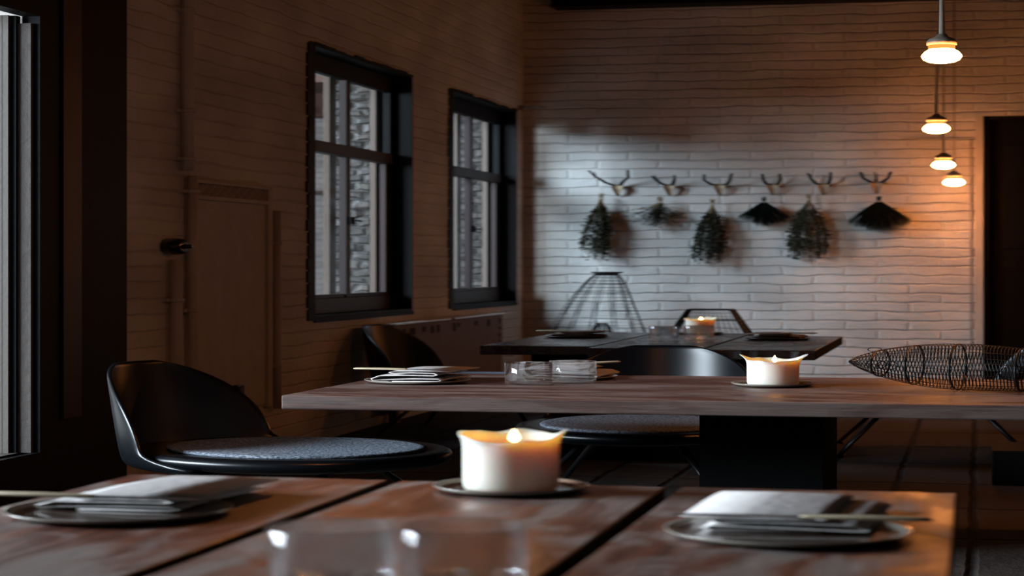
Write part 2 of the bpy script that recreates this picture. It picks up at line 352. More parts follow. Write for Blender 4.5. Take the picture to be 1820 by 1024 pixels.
# two sash windows
for i, (a, b_) in enumerate(W):
    wn = struct(bpy.data.objects.new('window_%d' % (i+1), None)); COL.objects.link(wn); wn.location = (XL*S, a*S, WZ[0])
    w_ = b_-a; h = WZ[1]-WZ[0]; t = .012
    # black painted band with ragged edge where it follows the brick courses
    pb = MB(); z = -.012; rnd = random.Random(i+3)
    while z < h+.012:
        e = .062+rnd.uniform(-.004, .012); z1 = min(z+.096, h+.012)
        pb.box(-.001, .006, -e, 0.0, z, z1-.014); pb.box(-.001, .005, -e+.016, 0.0, z1-.014, z1); z = z1
    pb.box(-.001, .006, 0, w_, -.03, 0)
    z = 0
    while z < w_: e = .012+rnd.uniform(-.01, .012); pb.box(-.001, .006, z, min(z+.1, w_), h, h+e); z += .1
    pb.build('painted_surround', 'black', wn)
    MB().box(-.12, .002, 0, t, 0, h).box(-.12, .002, w_-t, w_, 0, h).box(-.12, .002, t, w_-t, 0, .02).box(-.12, .002, t, w_-t, h-t, h).build('lining', 'black', wn)
    x0, x1 = -.085, -.06; m = w_/2
    tz = 1.29; tz2 = 1.38
    MB().box(x0, x1, t, .055, .02, h-t).box(x0, x1, w_-.055, w_-t, .02, h-t).box(x0, x1, .055, w_-.055, h-.15, h-t).build('frame', 'black', wn, bevel=.004)
    MB().box(x0, x1, .055, w_-.055, .02, .14).build('bottom_rail', 'blackred', wn, bevel=.004)
    MB().box(x0, x1+.008, .055, w_-.055, tz, tz2).build('transom', 'blackred', wn, bevel=.004)
    MB().box(x0+.002, x1+.002, m-.022, m+.022, .14, h-.15).build('mullion', 'blackred', wn, bevel=.004)
    MB().box(x0+.002, x1-.003, .055, .085, .14, tz).box(x0+.002, x1-.003, w_-.10, w_-.055, .14, tz)\
        .box(x0+.002, x1-.003, .085, m-.03, .14, .17).box(x0+.002, x1-.003, m+.03, w_-.10, .14, .17).build('casement', 'blackred', wn, bevel=.003)
    hd = MB().box(x1, x1+.014, m-.012, m+.03, .74, .80).tube([(x1+.014, m, .77), (x1+.03, m, .77), (x1+.032, m+.035, .765)], .006).build('handle', 'black', wn)
    MB().box(-.0735, -.0715, .055, w_-.055, .14, h-.15).build('pane', 'glass', wn)
    # outer pale frame
    ox0, ox1 = -.128, -.108
    MB().box(ox0, ox1, 0, .05, 0, h).box(ox0, ox1, w_-.06, w_, 0, h).box(ox0, ox1, m-.035, m+.035, 0, h).box(ox0, ox1, 0, w_, tz+.02, tz2-.01)\
        .box(ox0, ox1, 0, w_, 0, .11).box(ox0, ox1, 0, w_, h-.10, h).build('outer_frame', 'palewood', wn, bevel=.004)
    MB().box(-.142, -.128, w_-.014, w_, 0, h).build('outer_stop', 'palewood', wn)
    rv = MB(); rnd = random.Random(i+20); z = 0
    while z < h:
        z1 = min(z+.075, h); x = -.285
        while x < -.146:
            x1 = min(x+rnd.uniform(.04, .10), -.142); rv.box(x, x1-.002, w_-.012-rnd.uniform(0, .010), w_+.01, z+.004, z1); x = x1
        z = z1
    rv.build('outer_reveal', 'stone', wn)
    MB().box(-.285, -.128, 0, .010, 0, h).build('outer_reveal', 'stone', wn)

# ------------------------------------------------------------------ outside
g = MB().box(-14, XO, -8, 26, -.3, -.15).build('yard_ground', 'ground'); g['kind'] = 'structure'
b1 = thing('brick_building', 'pale red brick building across the yard, seen through the big glazed front', 'building', (-4.9, 9, -.15))
MB().box(-.3, 0, -3, 5.7, 0, 4.4).build('wall', 'pink', b1)
MB().box(-.5, .25, -3, 5.7, 4.4, 4.5).build('eave', 'eave', b1)
b2 = thing('whitewashed_building', 'whitewashed brick building at the end of the yard behind the left window', 'building', (-4.4, 15, -.15))
MB().box(-1.5, 2.4, 0, .3, 0, 4.35).build('wall', 'palebrick', b2)
MB().add([(-1.6, -.2, 4.35), (2.5, -.2, 4.35), (2.5, .3, 4.35), (-1.6, .3, 4.35), (-1.6, -.2, 4.7), (2.5, -.2, 5.3), (2.5, .3, 5.3), (-1.6, .3, 4.7)],
         [(0, 1, 2, 3), (4, 5, 6, 7), (0, 1, 5, 4), (1, 2, 6, 5), (2, 3, 7, 6), (3, 0, 4, 7)]).build('roof', 'eave', b2)
MB().box(-1.5, 2.4, -.06, 0, 2.85, 2.93).build('ledge', 'eave', b2)
b3 = thing('stone_wing', 'rough grey stone wing wall close outside the two sash windows', 'wall', (-2.4, 10.2, -.15))
MB().box(-.68, .4, 0, .4, 0, 4.2).build('wall', 'stone', b3)
MB().box(-1.25, .4, -.25, .4, 3.86, 4.0).build('eave', 'eave', b3)

# ------------------------------------------------------------------ tables
def plank_table(name, label, planks, T, th, mat, group, axis='Y'):
    """planks: (x0,x1,y0,y1); every plank a part"""
    x0 = min(p[0] for p in planks); x1 = max(p[1] for p in planks); y0 = min(p[2] for p in planks); y1 = max(p[3] for p in planks)
    cx, cy = (x0+x1)/2, (y0+y1)/2
    t = thing(name, label, 'table', (cx, cy, 0), 0, group)
    for a, b_, c_, d in planks:
        m = MB(); n = 14
        # wavy sawn ends
        rnd = random.Random(int(a*1000+c_*77))
        if axis == 'Y':
            xs = [a+(b_-a)*i/n for i in range(n+1)]; lo = [c_+rnd.uniform(-.004, .004) for _ in xs]; hi = [d+rnd.uniform(-.004, .004) for _ in xs]
            ring = [(x, y) for x, y in zip(xs, lo)]+[(x, y) for x, y in reversed(list(zip(xs, hi)))]
        else:
            xs = [a+(b_-a)*i/n for i in range(n+1)]; lo = [c_+rnd.uniform(-.0012, .0012) for _ in xs]; hi = [d]*len(xs)
            ring = [(x, y) for x, y in zip(xs, lo)]+[(x, y) for x, y in reversed(list(zip(xs, hi)))]
        m.rings([[(x-cx, y-cy, T-th) for x, y in ring], [(x-cx, y-cy, T) for x, y in ring]])
        o = m.build('plank', mat, t, bevel=.006)
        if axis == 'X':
            o.data.materials.append(M['plank_front_shaded'])
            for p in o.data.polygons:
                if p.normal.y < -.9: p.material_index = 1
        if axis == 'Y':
            o.data.materials.append(M['plank_gap_shade'])
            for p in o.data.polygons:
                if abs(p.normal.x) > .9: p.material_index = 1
    return t, cx, cy
T = .75
ft, cx, cy = plank_table('dining_table', 'nearest reclaimed wood table of three broad planks with dark gaps between them',
    [(-.872, -.592, .55, 2.112), (-.578, -.304, .55, 2.106), (-.288, -.020, .55, 2.108)], T, .06, 'wood_y', None)
for yy in (-.55, .25): MB().box(-.34, .34, yy, yy+.10, .62, .69).build('cross_rail', 'wood_edge', ft)
MB().box(-.12, .12, -.5, .3, .02, .62).build('pedestal', 'wood_edge', ft); MB().box(-.3, .3, -.6, .4, 0, .03).build('foot_plate', 'wood_edge', ft)
mt, cx, cy = plank_table('dining_table', 'long reddish wood table in the middle, planks running across, under the wire fish basket',
    [(-1.150, 1.15, 3.435, 3.692), (-1.148, 1.15, 3.695, 3.945), (-1.152, 1.15, 3.948, 4.205)], T, .062, 'wood_x', None, 'X')
MB().box(-.475-cx, -.262-cx, -.12, .26, .02, .688).build('pedestal', 'wood_edge', mt)
MB().box(.62-cx, .88-cx, -.12, .26, .02, .688).build('pedestal', 'wood_edge', mt)
MB().box(-.54-cx, -.20-cx, -.16, .30, 0, .02).build('foot_plate', 'wood_edge', mt)
MB().box(.57-cx, .93-cx, -.16, .30, 0, .02).build('foot_plate', 'wood_edge', mt)
bt, cx, cy = plank_table('dining_table', 'dark glossy three-plank table farthest back, in front of the white brick wall',
    [(-1.328, -1.022, 5.66, 6.84), (-1.012, -.712, 5.56, 6.84), (-.702, -.408, 5.50, 6.62)], T, .066, 'wood_dark', None)
MB().box(-.34, .38, -.40, .30, .62, .684).build('cross_rail', 'wood_edge', bt)
MB().box(-.16, .2, -.42, .30, .18, .62).build('pedestal', 'wood_edge', bt)
MB().box(-.28, .36, -.78, .42, 0, .18).build('foot_block', 'wood_edge', bt, bevel=.01)

# ------------------------------------------------------------------ chairs
def make_chair(label, loc, rz):
    t = thing('shell_chair', label, 'chair', loc, rz, 'black shell chairs around the tables')
    n = 40
    def out(a):
        c_, s_ = math.cos(a), math.sin(a)
        return (.292 if c_ > 0 else .325)*c_, .262*s_
    prof = [(0.02, .432), (.35, .433), (.7, .438), (.88, .446), (.95, .449), (.985, .442), (1.0, .425), (.995, .402), (.96, .384), (.85, .374), (.4, .368), (.02, .368)]
    MB().rings([[(out(2*PI*j/n)[0]*r, out(2*PI*j/n)[1]*r, z) for j in range(n)] for r, z in prof]).build('seat', 'shell', t, smooth=True, sub=1)
    pp = [(.02, .453), (.5, .454), (.76, .458), (.80, .457), (.812, .450), (.80, .442), (.5, .436), (.02, .434)]
    MB().rings([[(out(2*PI*j/n)[0]*r*.98+.012, out(2*PI*j/n)[1]*r*.97, z) for j in range(n)] for r, z in pp]).build('seat_pad', 'felt', t, smooth=True)
    g = []
    N = 18
    for i in range(N+1):
        h = i/N
        wv = max(0, 1-(max(h-.12, 0)/.905)**2.1)**.5
        am = math.radians(60)*wv+math.radians(24)*max(0, 1-h/.13)**1.6
        row = []
        for j in range(21):
            f = -1+2*j/20; a = f*am
            xb = -.318-.035*h**.8
            row.append((xb+.29*(1-math.cos(a)), .275*math.sin(a), .392+.462*h))
        g.append(row)
    low = []
    for k_, (q, z) in enumerate(((.72, .368), (.86, .372), (.95, .380))):
        low.append([(x*q, y*q, z) for x, y, _ in g[0]])
    g = low+g
    MB().sheet(g).build('backrest', 'shell', t, smooth=True, solid=.026, sub=1)
    MB().tube([(-.10, -.10, .372), (.10, -.10, .372), (.10, .10, .372), (-.10, .10, .372)], .009, 6, True).box(-.11, .11, -.015, .015, .365, .385).build('frame', 'legm', t)
    for sx in (-1, 1):
        for sy in (-1, 1):
            lg = MB().tube([(sx*.09, sy*.09, .385), (sx*.15, sy*.14, .25), (sx*.245, sy*.225, .008)], [.010, .009, .007], 8).build('leg', 'legm', t, smooth=True)
            MB().lathe([(.011, 0), (.012, .006), (.009, .012)], 10, (sx*.245, sy*.225)).build('foot', 'legm', lg)
    return t
chA = make_chair('black shell chair with a blue-grey felt pad at the left end of the middle table', (-1.215, 3.715, 0), math.radians(-10))
dup(chA, (-.695, 4.43, 0), -PI/2, 'black shell chair facing the camera behind the middle table')
dup(chA, (-1.455, 6.20, 0), math.radians(-4), 'black shell chair beside the cream radiator, left of the farthest table')
dup(chA, (-.125, 5.85, 0), PI+.06, 'black shell chair right of the farthest table, half hidden by the wire fish basket')

# ------------------------------------------------------------------ table ware
def make_plate(name, label, loc, R, mat, group):
    t = thing(name, label, 'plate', loc, 0, group)
    k = R/.1
    pr = [(.001, .004), (.055*k, .004), (.078*k, .005), (.090*k, .010), (.098*k, .0155), (.1*k, .017), (.1*k, .015), (.093*k, .007), (.084*k, .0015), (.06*k, 0), (.001, 0)]
    MB().lathe(pr[:3], 56, cap1=False).lathe(pr[7:], 56, cap0=False).sheet([[(r_*math.cos(2*PI*j/56), r_*math.sin(2*PI*j/56), z) for j in range(56)] for r_, z in pr[2:4]], True).build('dish', mat if mat != 'plate' else 'plate_well', t, smooth=True)
    MB().sheet([[(r_*math.cos(2*PI*j/56), r_*math.sin(2*PI*j/56), z) for j in range(56)] for r_, z in pr[3:8]], True).build('rim', mat, t, smooth=True)
    return t
def make_napkin(label, loc, rz, mat, group, hs=1.0, seed=0):
    t = thing('napkin', label, 'napkin', loc, rz, group)
    rnd = random.Random(seed)
    path = [(-.035, .001), (0, .001), (.052, 0), (.060, .005), (.052, .010), (0, .0105), (-.055, .006), (-.072, .004), (-.074, .010), (-.060, .021), (-.01, .0235), (.045, .022),
            (.053, .026), (.045, .031), (.0, .033), (-.030, .031), (-.040, .034), (-.030, .039), (.02, .0405), (.078, .037)]
    th = .0019
    def pt(x, z, k): return (x+.006*k, z*hs+.003+.002*math.sin(9*x+3*k))
    rows = []
    for k in range(7):
        y = -.035+.19*k/6; top = []; bot = []
        P_ = [pt(x, z, y*10) for x, z in path]
        for i, p in enumerate(P_):
            a = P_[max(i-1, 0)]; b_ = P_[min(i+1, len(P_)-1)]; dx, dz = b_[0]-a[0], b_[1]-a[1]; L = math.hypot(dx, dz) or 1
            nx, nz = -dz/L*th, dx/L*th
            top.append((p[0]+nx, y+rnd.uniform(-.0005, .0005), p[1]+nz)); bot.append((p[0]-nx, y, p[1]-nz))
        rows.append(top+bot[::-1])
    MB().rings(rows).build('folded_cloth', mat, t, smooth=True)
    return t
def make_knife(label, loc, rz, group, tilt=0):
    t = thing('table_knife', label, 'knife', loc, rz, group)
    def q(x, y, z): return (x, y, z+tilt*x)
    MB().tube([q(-.105, 0, .0045), q(-.10, 0, .005), q(-.05, 0, .0055), q(-.004, 0, .005), q(0, 0, .0045)], [.0025, .0052, .0058, .0046, .003], 8).build('handle', 'bone', t, smooth=True)
    pts = [(-.002, -.0035), (.02, -.006), (.07, -.0075), (.095, -.005), (.105, .002), (.09, .005), (.0, .0045)]
    MB().rings([[q(x, y, .0035) for x, y in pts], [q(x, y, .0055) for x, y in pts]]).build('blade', 'steel', t)
    return t
def make_tumbler(label, loc, group):
    t = thing('tumbler', label, 'glass', loc, 0, group)
    pr = [(.001, 0), (.040, 0), (.0435, .003), (.0445, .02), (.045, .105), (.0442, .1075), (.0432, .105), (.0425, .02), (.040, .014), (.001, .012)]
    MB().lathe(pr, 48).build('vessel', 'tumbler', t, smooth=True)
    return t
def make_candle(label, loc, r, h, seed, peaks, flare=1.0):
    t = thing('pillar_candle', label, 'candle', loc, 0, 'white pillar candles, one on each table')
    rnd = random.Random(seed); n = 64
    ph = [rnd.uniform(0, 6.28) for _ in range(6)]
    def rimz(a):
        z = 0
        for pa, amp, wd in peaks:
            d = math.atan2(math.sin(a-pa), math.cos(a-pa)); z += amp*math.exp(-(d/wd)**2)
        return z + .0025*math.sin(5*a+ph[0])+.0015*math.sin(9*a+ph[1])
    rings = []
    for k, (rr, z, up, fl) in enumerate([(.001, 0, 0, 0), (r*.97, 0, 0, 0), (r, .004, 0, 0), (r, h*.5, 0, 0), (r*1.0, h*.82, .2, 0), (r*1.02, h*.92, .6, .3), (r*1.06, h*.98, .9, .8), (r*1.07, h, 1, 1),
                                 (r*.99, h*.99, .95, .9), (r*.92, h*.93, .5, .3), (r*.88, h*.84, .1, 0), (r*.6, h*.80, 0, 0), (r*.3, h*.80, 0, 0), (.001, h*.805, 0, 0)]):
        ring = []
        for j in range(n):
            a = 2*PI*j/n; dz = rimz(a)*up; q = rr+fl*flare*(max(0, rimz(a))*.35+.0012*math.sin(7*a+ph[2])+.0008*math.sin(13*a+ph[3]))
            ring.append((q*math.cos(a), q*math.sin(a), z+dz))
        rings.append(ring)
    MB().rings(rings).build('wax_body', 'wax', t, smooth=True, sub=1)
    wz = h*.80
    MB().tube([(0, 0, wz-.004), (.001, 0, wz+.006), (.003, 0, wz+.012)], .0014, 6).build('wick', 'wick', t)
    fz = wz+.010
    MB().lathe([(.0012, fz), (.0042, fz+.006), (.0050, fz+.011), (.0040, fz+.019), (.002, fz+.027), (.0004, fz+.034)], 16, (.003, 0)).build('flame', 'flame', t, smooth=True)
    l = bpy.data.lights.new('candle_light', 'POINT'); l.energy = CANDLE_W; l.color = (1.0, .44, .13); l.shadow_soft_size = .012
    o = bpy.data.objects.new('candle_light', l); COL.objects.link(o); o.parent = t; o.location = (.003*S, 0, fz+.040)
    return t
CANDLE_W = .38
# settings: (plate xy, napkin z, handle side, linen, where)
sets = [(-.742, 1.765, 0, 'linen', 'plate', 'at the left of the nearest table', .8), (-.152, 1.745, 1, 'linen', 'plate', 'at the right of the nearest table', .8),
        (-1.025, 3.86, 0, 'linen', 'plate', 'at the left end of the middle table', 1.35), (-.775, 4.06, 1, 'linen', 'plate', 'behind the two tumblers on the middle table', 1.2),
        (-1.185, 6.33, 0, 'linen_shaded', 'plate_shaded', 'at the left of the farthest table', 1), (-.575, 6.28, 1, 'linen_shaded', 'plate_shaded', 'at the right of the farthest table', 1)]
for i, (px, py, side, ln, pm, wh, hs) in enumerate(sets):
    dk = i > 3
    make_plate('plate', ('shade-darkened' if dk else 'pale-rimmed') + ' stoneware plate ' + wh, (px, py, T+.0006), .100 if i != 3 else .095, pm, 'stoneware plates at the place settings')
    nx = px+(.0 if side else -.005)
    make_napkin(('brown' if dk else 'white') + ' folded linen napkin on the plate ' + wh, (nx, py+(.158, .045, .005, .10, .005, .125)[(1, 0, 2, 3, 4, 5)[i]], T+.006), PI if side else 0, ln, 'folded napkins on the plates', hs, i)
    if i == 3:
        k = make_knife('table knife lying slanted on the napkin ' + wh, (nx+.0, py-.02, T+.0715), math.radians(20)+PI, 'table knives on the napkins', -.12)
    else:
        make_knife('pale-handled table knife on the napkin ' + wh, (nx+(.012 if side else -.012), py-.012, T+.0095+.040*hs), PI+.03 if side else -.03, 'table knives on the napkins')
tum = [(-.437, 1.415, 'left tumbler at the bottom edge of the nearest table, cut by the frame'), (-.349, 1.437, 'right tumbler at the bottom edge of the nearest table, cut by the frame'),
       (-.811, 3.852, 'clear glass tumbler on the middle table, the left of its two'), (-.742, 3.925, 'clear glass tumbler on the middle table, the right of its two'),
       (-.899, 6.20, 'clear glass tumbler on the farthest table, left of the candle'), (-.806, 6.27, 'clear glass tumbler on the farthest table, in front of the candle')]
for x, y, lb in tum: make_tumbler(lb, (x, y, T+.0006), 'clear glass tumblers in pairs on the tables')
cnd = [(-.446, 2.035, .047, .140, [(PI*.98, .008, .5), (0.15, .016, .45), (1.6, .006, .5), (-1.57, -.010, .8)], 'nearest', 1),
       (-.365, 3.89, .0475, .125, [(PI*.95, .020, .28), (0.25, .024, .40), (2.2, .006, .4), (-1.57, -.006, .9)], 'middle', 1.5),
       (-.858, 6.70, .046, .125, [(PI*.97, .010, .4), (0.5, .020, .5), (1.3, .016, .4), (-1.9, -.006, .6)], 'farthest', 1)]
for i, (x, y, r, h, pk, wh, fl) in enumerate(cnd):
    make_plate('saucer', 'small stoneware saucer under the candle on the %s table' % wh, (x, y, T+.0006), .076, 'plate' if i < 2 else 'plate_shaded', 'saucers under the candles')
    make_candle('lit white pillar candle with a melted rim on the %s table' % wh, (x, y, T+.005), r, h, i+1, pk, fl)

# ------------------------------------------------------------------ wire fish basket on the middle table
fx, fy = -.225, 3.84
fb = thing('wire_fish_basket', 'long fish-shaped basket of dark wire lying on the right of the middle table', 'basket', (fx, fy, T))
def fr(s_):      # centre height, radius along the length s (0 nose .. .75 tail)
    q = min(s_/.20, 1); r = .107*math.sin(PI/2*q**.72)
    if s_ > .22: r = .107-.075*(1-math.cos(PI*min((s_-.22)/.38, 1)))/2
    if s_ > .60: r += .05*((s_-.60)/.15)**1.3
    zc = .128-.019*min(s_/.18, 1) if s_ < .22 else .109-.05*min((s_-.22)/.38, 1)
    return zc, max(r, .003)
rb = MB(); NS = 124
for i in range(NS):
    s_ = .012+.735*i/(NS-1); zc, r = fr(s_)
    rb.tube([(s_+.006*math.sin(a_*2), r*.95*math.cos(a_), max(zc+r*math.sin(a_), .0015)) for a_ in [2*PI*j/22 for j in range(22)]], .0009, 4, True)
rb.build('wire_hoops', 'wire', fb)
rl = MB()
for k in range(12):
    a = 2*PI*k/12+.26
    rl.tube([(s_, fr(s_)[1]*.95*math.cos(a), max(fr(s_)[0]+fr(s_)[1]*math.sin(a), .003)) for s_ in [.745*j/36 for j in range(37)]], .0014, 5)
rl.build('long_ribs', 'wire', fb)
for s_, k in ((.055, .8), (.115, .9), (.19, 1), (.30, 1), (.42, 1), (.60, 1), (.745, 1)):
    zc, r = fr(s_); MB().tube([(s_+.014*math.cos(a_), r*math.cos(a_), max(zc+r*math.sin(a_), .004)) for a_ in [2*PI*j/26 for j in range(26)]], .0024, 5, True).build('binding_ring', 'wire', fb)
for s0 in (.03, .05):
    zc, r = fr(s0+.02); MB().tube([(s0+.02+.018*math.cos(a_), -r*.9, zc+.018*math.sin(a_)*1.1) for a_ in [2*PI*j/16 for j in range(16)]], .0018, 5, True).build('small_ring', 'wire', fb)
zc, r = fr(.285); MB().tube([(.285+.026*math.cos(a_), -r*.8, zc-.01+.032*math.sin(a_)) for a_ in [2*PI*j/18 for j in range(18)]], .0022, 5, True).build('small_ring', 'wire', fb)
zc, r = fr(.045); MB().tube([(.045+.012*math.cos(a_), 0, zc+r+.008+.010*math.sin(a_)) for a_ in [2*PI*j/14 for j in range(14)]], .0012, 5, True).build('top_loop', 'wire', fb)

# ------------------------------------------------------------------ wire traps behind the farthest table
tb = thing('wire_trap', 'tall onion-shaped wire trap with a narrow collar, standing by the white brick wall', 'basket', (-1.437, 8.33, 0))
def oz(z):       # centre shift, radius
    q = (1.25-z)/1.25
    return -.013*min(1, q*4)-.045*min(1, q*1.2), .042+.158*min(1, (q*1.75))**.75+.02*q
rb = MB()
for k in range(26):
    a = 2*PI*k/26; tw = .25*(1 if k % 2 else -1)
    rb.tube([(oz(z)[0]+oz(z)[1]*math.cos(a+tw*(1.25-z)), oz(z)[1]*math.sin(a+tw*(1.25-z)), z) for z in [1.25-1.243*j/18 for j in range(19)]], .0016, 5)
rb.build('ribs', 'wire', tb)
rr = MB()
for j in range(34):
    z = 1.20-.035*j; rr.ring((oz(z)[0], 0, z), oz(z)[1], .0016, 24, 4)
rr.ring((oz(.006)[0], 0, .006), oz(0)[1], .005, 28, 5)
rr.build('hoops', 'wire', tb)
MB().lathe([(.040, 1.225), (.042, 1.24), (.064, 1.25), (.064, 1.262), (.056, 1.262), (.036, 1.248), (.034, 1.228)], 24, (0, 0), False, False).build('collar', 'wire', tb)
fn = MB()
for k in range(12):
    a = 2*PI*k/12; fn.tube([(-.02+.02*math.cos(a), .02*math.sin(a), .72), (-.02+.035*math.cos(a), .035*math.sin(a), .66), (-.03+.08*math.cos(a), .08*math.sin(a), .4), (-.045+.2*math.cos(a), .2*math.sin(a), .04)], .003, 4)
fn.build('inner_funnel', 'wire', tb)

tp = thing('wire_trap', 'low pyramid-shaped wire trap with thick dark edges, behind the farthest table', 'basket', (-.945, 7.68, 0), .0)
TZ = .905
def pr_(z): return .078+(.31-.078)*(TZ-z)/TZ
def cor(z, k): h_ = pr_(z); return [(-h_, -h_*.7, z), (h_, -h_*.7, z), (h_, h_*.7, z), (-h_, h_*.7, z)][k % 4]
e = MB()
for k in range(4):
    e.tube([cor(TZ, k), cor(.01, k)], .0062, 6); e.tube([cor(TZ, k), cor(TZ, k+1)], .0062, 6); e.tube([cor(.01, k), cor(.01, k+1)], .0062, 6); e.tube([cor(.80, k), cor(.80, k+1)], .003, 6)
e.build('edge_bars', 'wire', tp)
e = MB()
for k in range(4):
    for j in range(1, 26): z = TZ-j*.034; e.tube([cor(z, k), cor(z, k+1)], .0011, 4)
    for j in range(1, 12):
        f = j/12; a, b_ = Vector(cor(TZ, k)), Vector(cor(TZ, k+1)); c_, d = Vector(cor(.01, k)), Vector(cor(.01, k+1))
        e.tube([a.lerp(b_, f), c_.lerp(d, f)], .0011, 4)
e.build('mesh', 'wire', tp)

# ------------------------------------------------------------------ antlers and hanging bunches on the back wall
def antlers(label, x, z, L, R_, prong=0):
    """L, R_: list of (dx, dz) polylines from the skull outwards"""
    t = thing('antlers', label, 'antlers', (x, YB, z), 0, 'small antlers on the back wall')
    MB().rings([[(w_*math.cos(a), -.004-d-.5*d*math.cos(a)**2, zz+.2*w_*math.sin(a)) for a in [PI*2*j/12 for j in range(12)]] for w_, d, zz in ((.006, .004, -.11), (.012, .016, -.08), (.020, .022, -.04), (.024, .026, -.01), (.02, .020, .012))]).build('skull', 'bone_skull', t, smooth=True)
    for sgn, pl in ((-1, L), (1, R_)):
        pts = [(sgn*.010, -.02, 0)]+[(px, -.035-.03*k, pz) for k, (px, pz) in enumerate(pl)]
        m = MB().tube(pts, [.0100]+[.0088-.0017*k for k in range(len(pl))], 7)
        if len(pl) > 1:
            q = pts[-2]; m.tube([q, (q[0]+sgn*.002, q[1]-.02, q[2]+.055)], [.006, .0015], 6)
        m.build('antler', 'antler', t, smooth=True)
    if prong: MB().tube([(0, -.02, 0), (.0, -.045, .06), (-.01, -.05, .12)], [.006, .005, .002], 6).build('antler', 'antler', t, smooth=True)
    MB().tube([(0, -.022, -.03), (.0, -.05, -.055), (0, -.055, -.10)], .0012, 4).build('hook', 'wire', t)
    return t
antlers('leftmost antlers on the brick wall, widest and most forked', -1.435, 2.19, [(-.05, .04), (-.085, .10), (-.108, .165)], [(.02, .04), (.05, .09), (.052, .165)])
antlers('small antlers second from the left, above the thin wispy bunch', -1.222, 2.19, [(-.03, .02), (-.05, .06), (-.062, .10)], [(.015, .02), (.025, .06), (.03, .10)])
antlers('dark rounded horns third from the left, like a cup', -1.018, 2.19, [(-.035, .01), (-.058, .05), (-.055, .11)], [(.03, .01), (.045, .05), (.056, .12)])
antlers('short upright antlers fourth from the left, above the left dark broom-like bunch', -.805, 2.19, [(-.025, .01), (-.034, .05), (-.036, .11)], [(.02, .01), (.032, .05), (.034, .11)])
antlers('antlers fifth from the left, above the right full leafy bunch', -.603, 2.19, [(-.03, .01), (-.045, .05), (-.058, .115)], [(.02, .01), (.028, .05), (.032, .12)])
antlers('rightmost antlers with a middle prong, nearest the lamps', -.395, 2.20, [(-.03, .02), (-.05, .05), (-.06, .11)], [(.03, .02), (.048, .05), (.06, .11)], 1)

def leaf_quad(m, p, d, l, w_, rnd):
    d = Vector(d).normalized(); s_ = d.cross(Vector((rnd.uniform(-1, 1), rnd.uniform(-1, 1), rnd.uniform(-1, 1)))).normalized(); p = Vector(p); n = d.cross(s_)
    m.add([p, p+d*l*.5+s_*w_+n*w_*.3, p+d*l, p+d*l*.5-s_*w_+n*w_*.3], [(0, 1, 2, 3)])
def bunch(label, x, z, H_, Wd, kind, mat, lean=0, seed=0):
    t = thing('dried_herb_bunch', label, 'dried herbs', (x, YB-.055, z), 0, 'dried herb bunches hung on the back wall')
    rnd = random.Random(seed)
    # stems above the tie
    m = MB()
    for k in range(14):
        a = rnd.uniform(0, 6.28); m.tube([(.003*math.cos(a), .003*math.sin(a), -.045), (.010*math.cos(a), .010*math.sin(a), rnd.uniform(-.012, .02))], .0016, 4)
        m.tube([(.003*math.cos(a), .003*math.sin(a), -.045), (lean*.25+Wd*.14*math.cos(a), .014*math.sin(a), -.10-.08*(kind == 'leafy')), (lean*.4+Wd*.30*math.cos(a), .02*math.sin(a), -.12-.16*(kind == 'leafy'))], .0016, 4)
    m.build('stems', 'twig' if kind != 'broom' else mat, t)
    MB().lathe([(.0062, -.055), (.0082, -.049), (.0082, -.041), (.0062, -.036)], 12, (0, 0), False, False).build('twine', 'twine', t)
    MB().tube([(0, -.006, -.036), (.001, -.008, .0), (0, 0, .068)], .0009, 4).build('hanging_string', 'twine', t)
    m = MB()
    if kind == 'leafy':
        for k in range(46):
            a = rnd.uniform(0, 6.28); q = rnd.uniform(.3, 1)**.6
            ex, ey = Wd/2*q*math.cos(a), min(.045, Wd/2)*q*math.sin(a); Lk = H_*rnd.uniform(.75, 1.0)*(1-.12*q)
            pts = []
            for j in range(9):
                f = j/8; sp = math.sin(min(f*1.25, 1)*PI/2)
                pts.append((lean*f+ex*sp*1.0, ey*sp, -.05-(Lk-.05)*f))
            m.tube(pts, .0011, 3)
            for j in range(34):
                f = rnd.uniform(.17, 1); i0 = min(int(f*8), 7); u_ = f*8-i0
                p = Vector(pts[i0]).lerp(Vector(pts[i0+1]), u_)
                leaf_quad(m, p, (rnd.uniform(-1, 1), rnd.uniform(-1, .8), rnd.uniform(-2.6, .6)), rnd.uniform(.018, .034), rnd.uniform(.0035, .006), rnd)
    elif kind == 'broom':
        for k in range(420):
            f = rnd.uniform(-1, 1); a = rnd.uniform(-1, 1); L_ = H_*(1-.25*abs(f)**1.5)*rnd.uniform(.82, 1.0)
            ex = f*Wd/2; ey = .035*a
            m.tube([(f*.008, a*.006, -.04), (ex*.45+lean*.3, ey*.6, -.04-(L_-.04)*.42), (ex+lean, ey, -L_+rnd.uniform(-.015, .015))], [.0012, .0014, .0006], 3)
    else:
        for k in range(60):
            f = rnd.uniform(-1, .55)*rnd.uniform(.2, 1); a = rnd.uniform(-1, 1); L_ = H_*rnd.uniform(.5, 1.0)*(1-.25*abs(f))
            pts = [(0, 0, -.04), (f*Wd*.25, a*.015, -.04-L_*.45), (f*Wd*.62, a*.03, -.04-L_*(.85-.12*abs(f)))]
            m.tube(pts, .0009, 3)
            for j in range(14):
                f2 = rnd.uniform(.3, 1); p = Vector(pts[0]).lerp(Vector(pts[1]), f2*2) if f2 < .5 else Vector(pts[1]).lerp(Vector(pts[2]), f2*2-1)
                leaf_quad(m, p, (rnd.uniform(-1.4, .8), rnd.uniform(-1, .8), rnd.uniform(-2, .3)), rnd.uniform(.014, .026), rnd.uniform(.002, .004), rnd)
    m.build('foliage', mat, t, fixn=False)
    return t
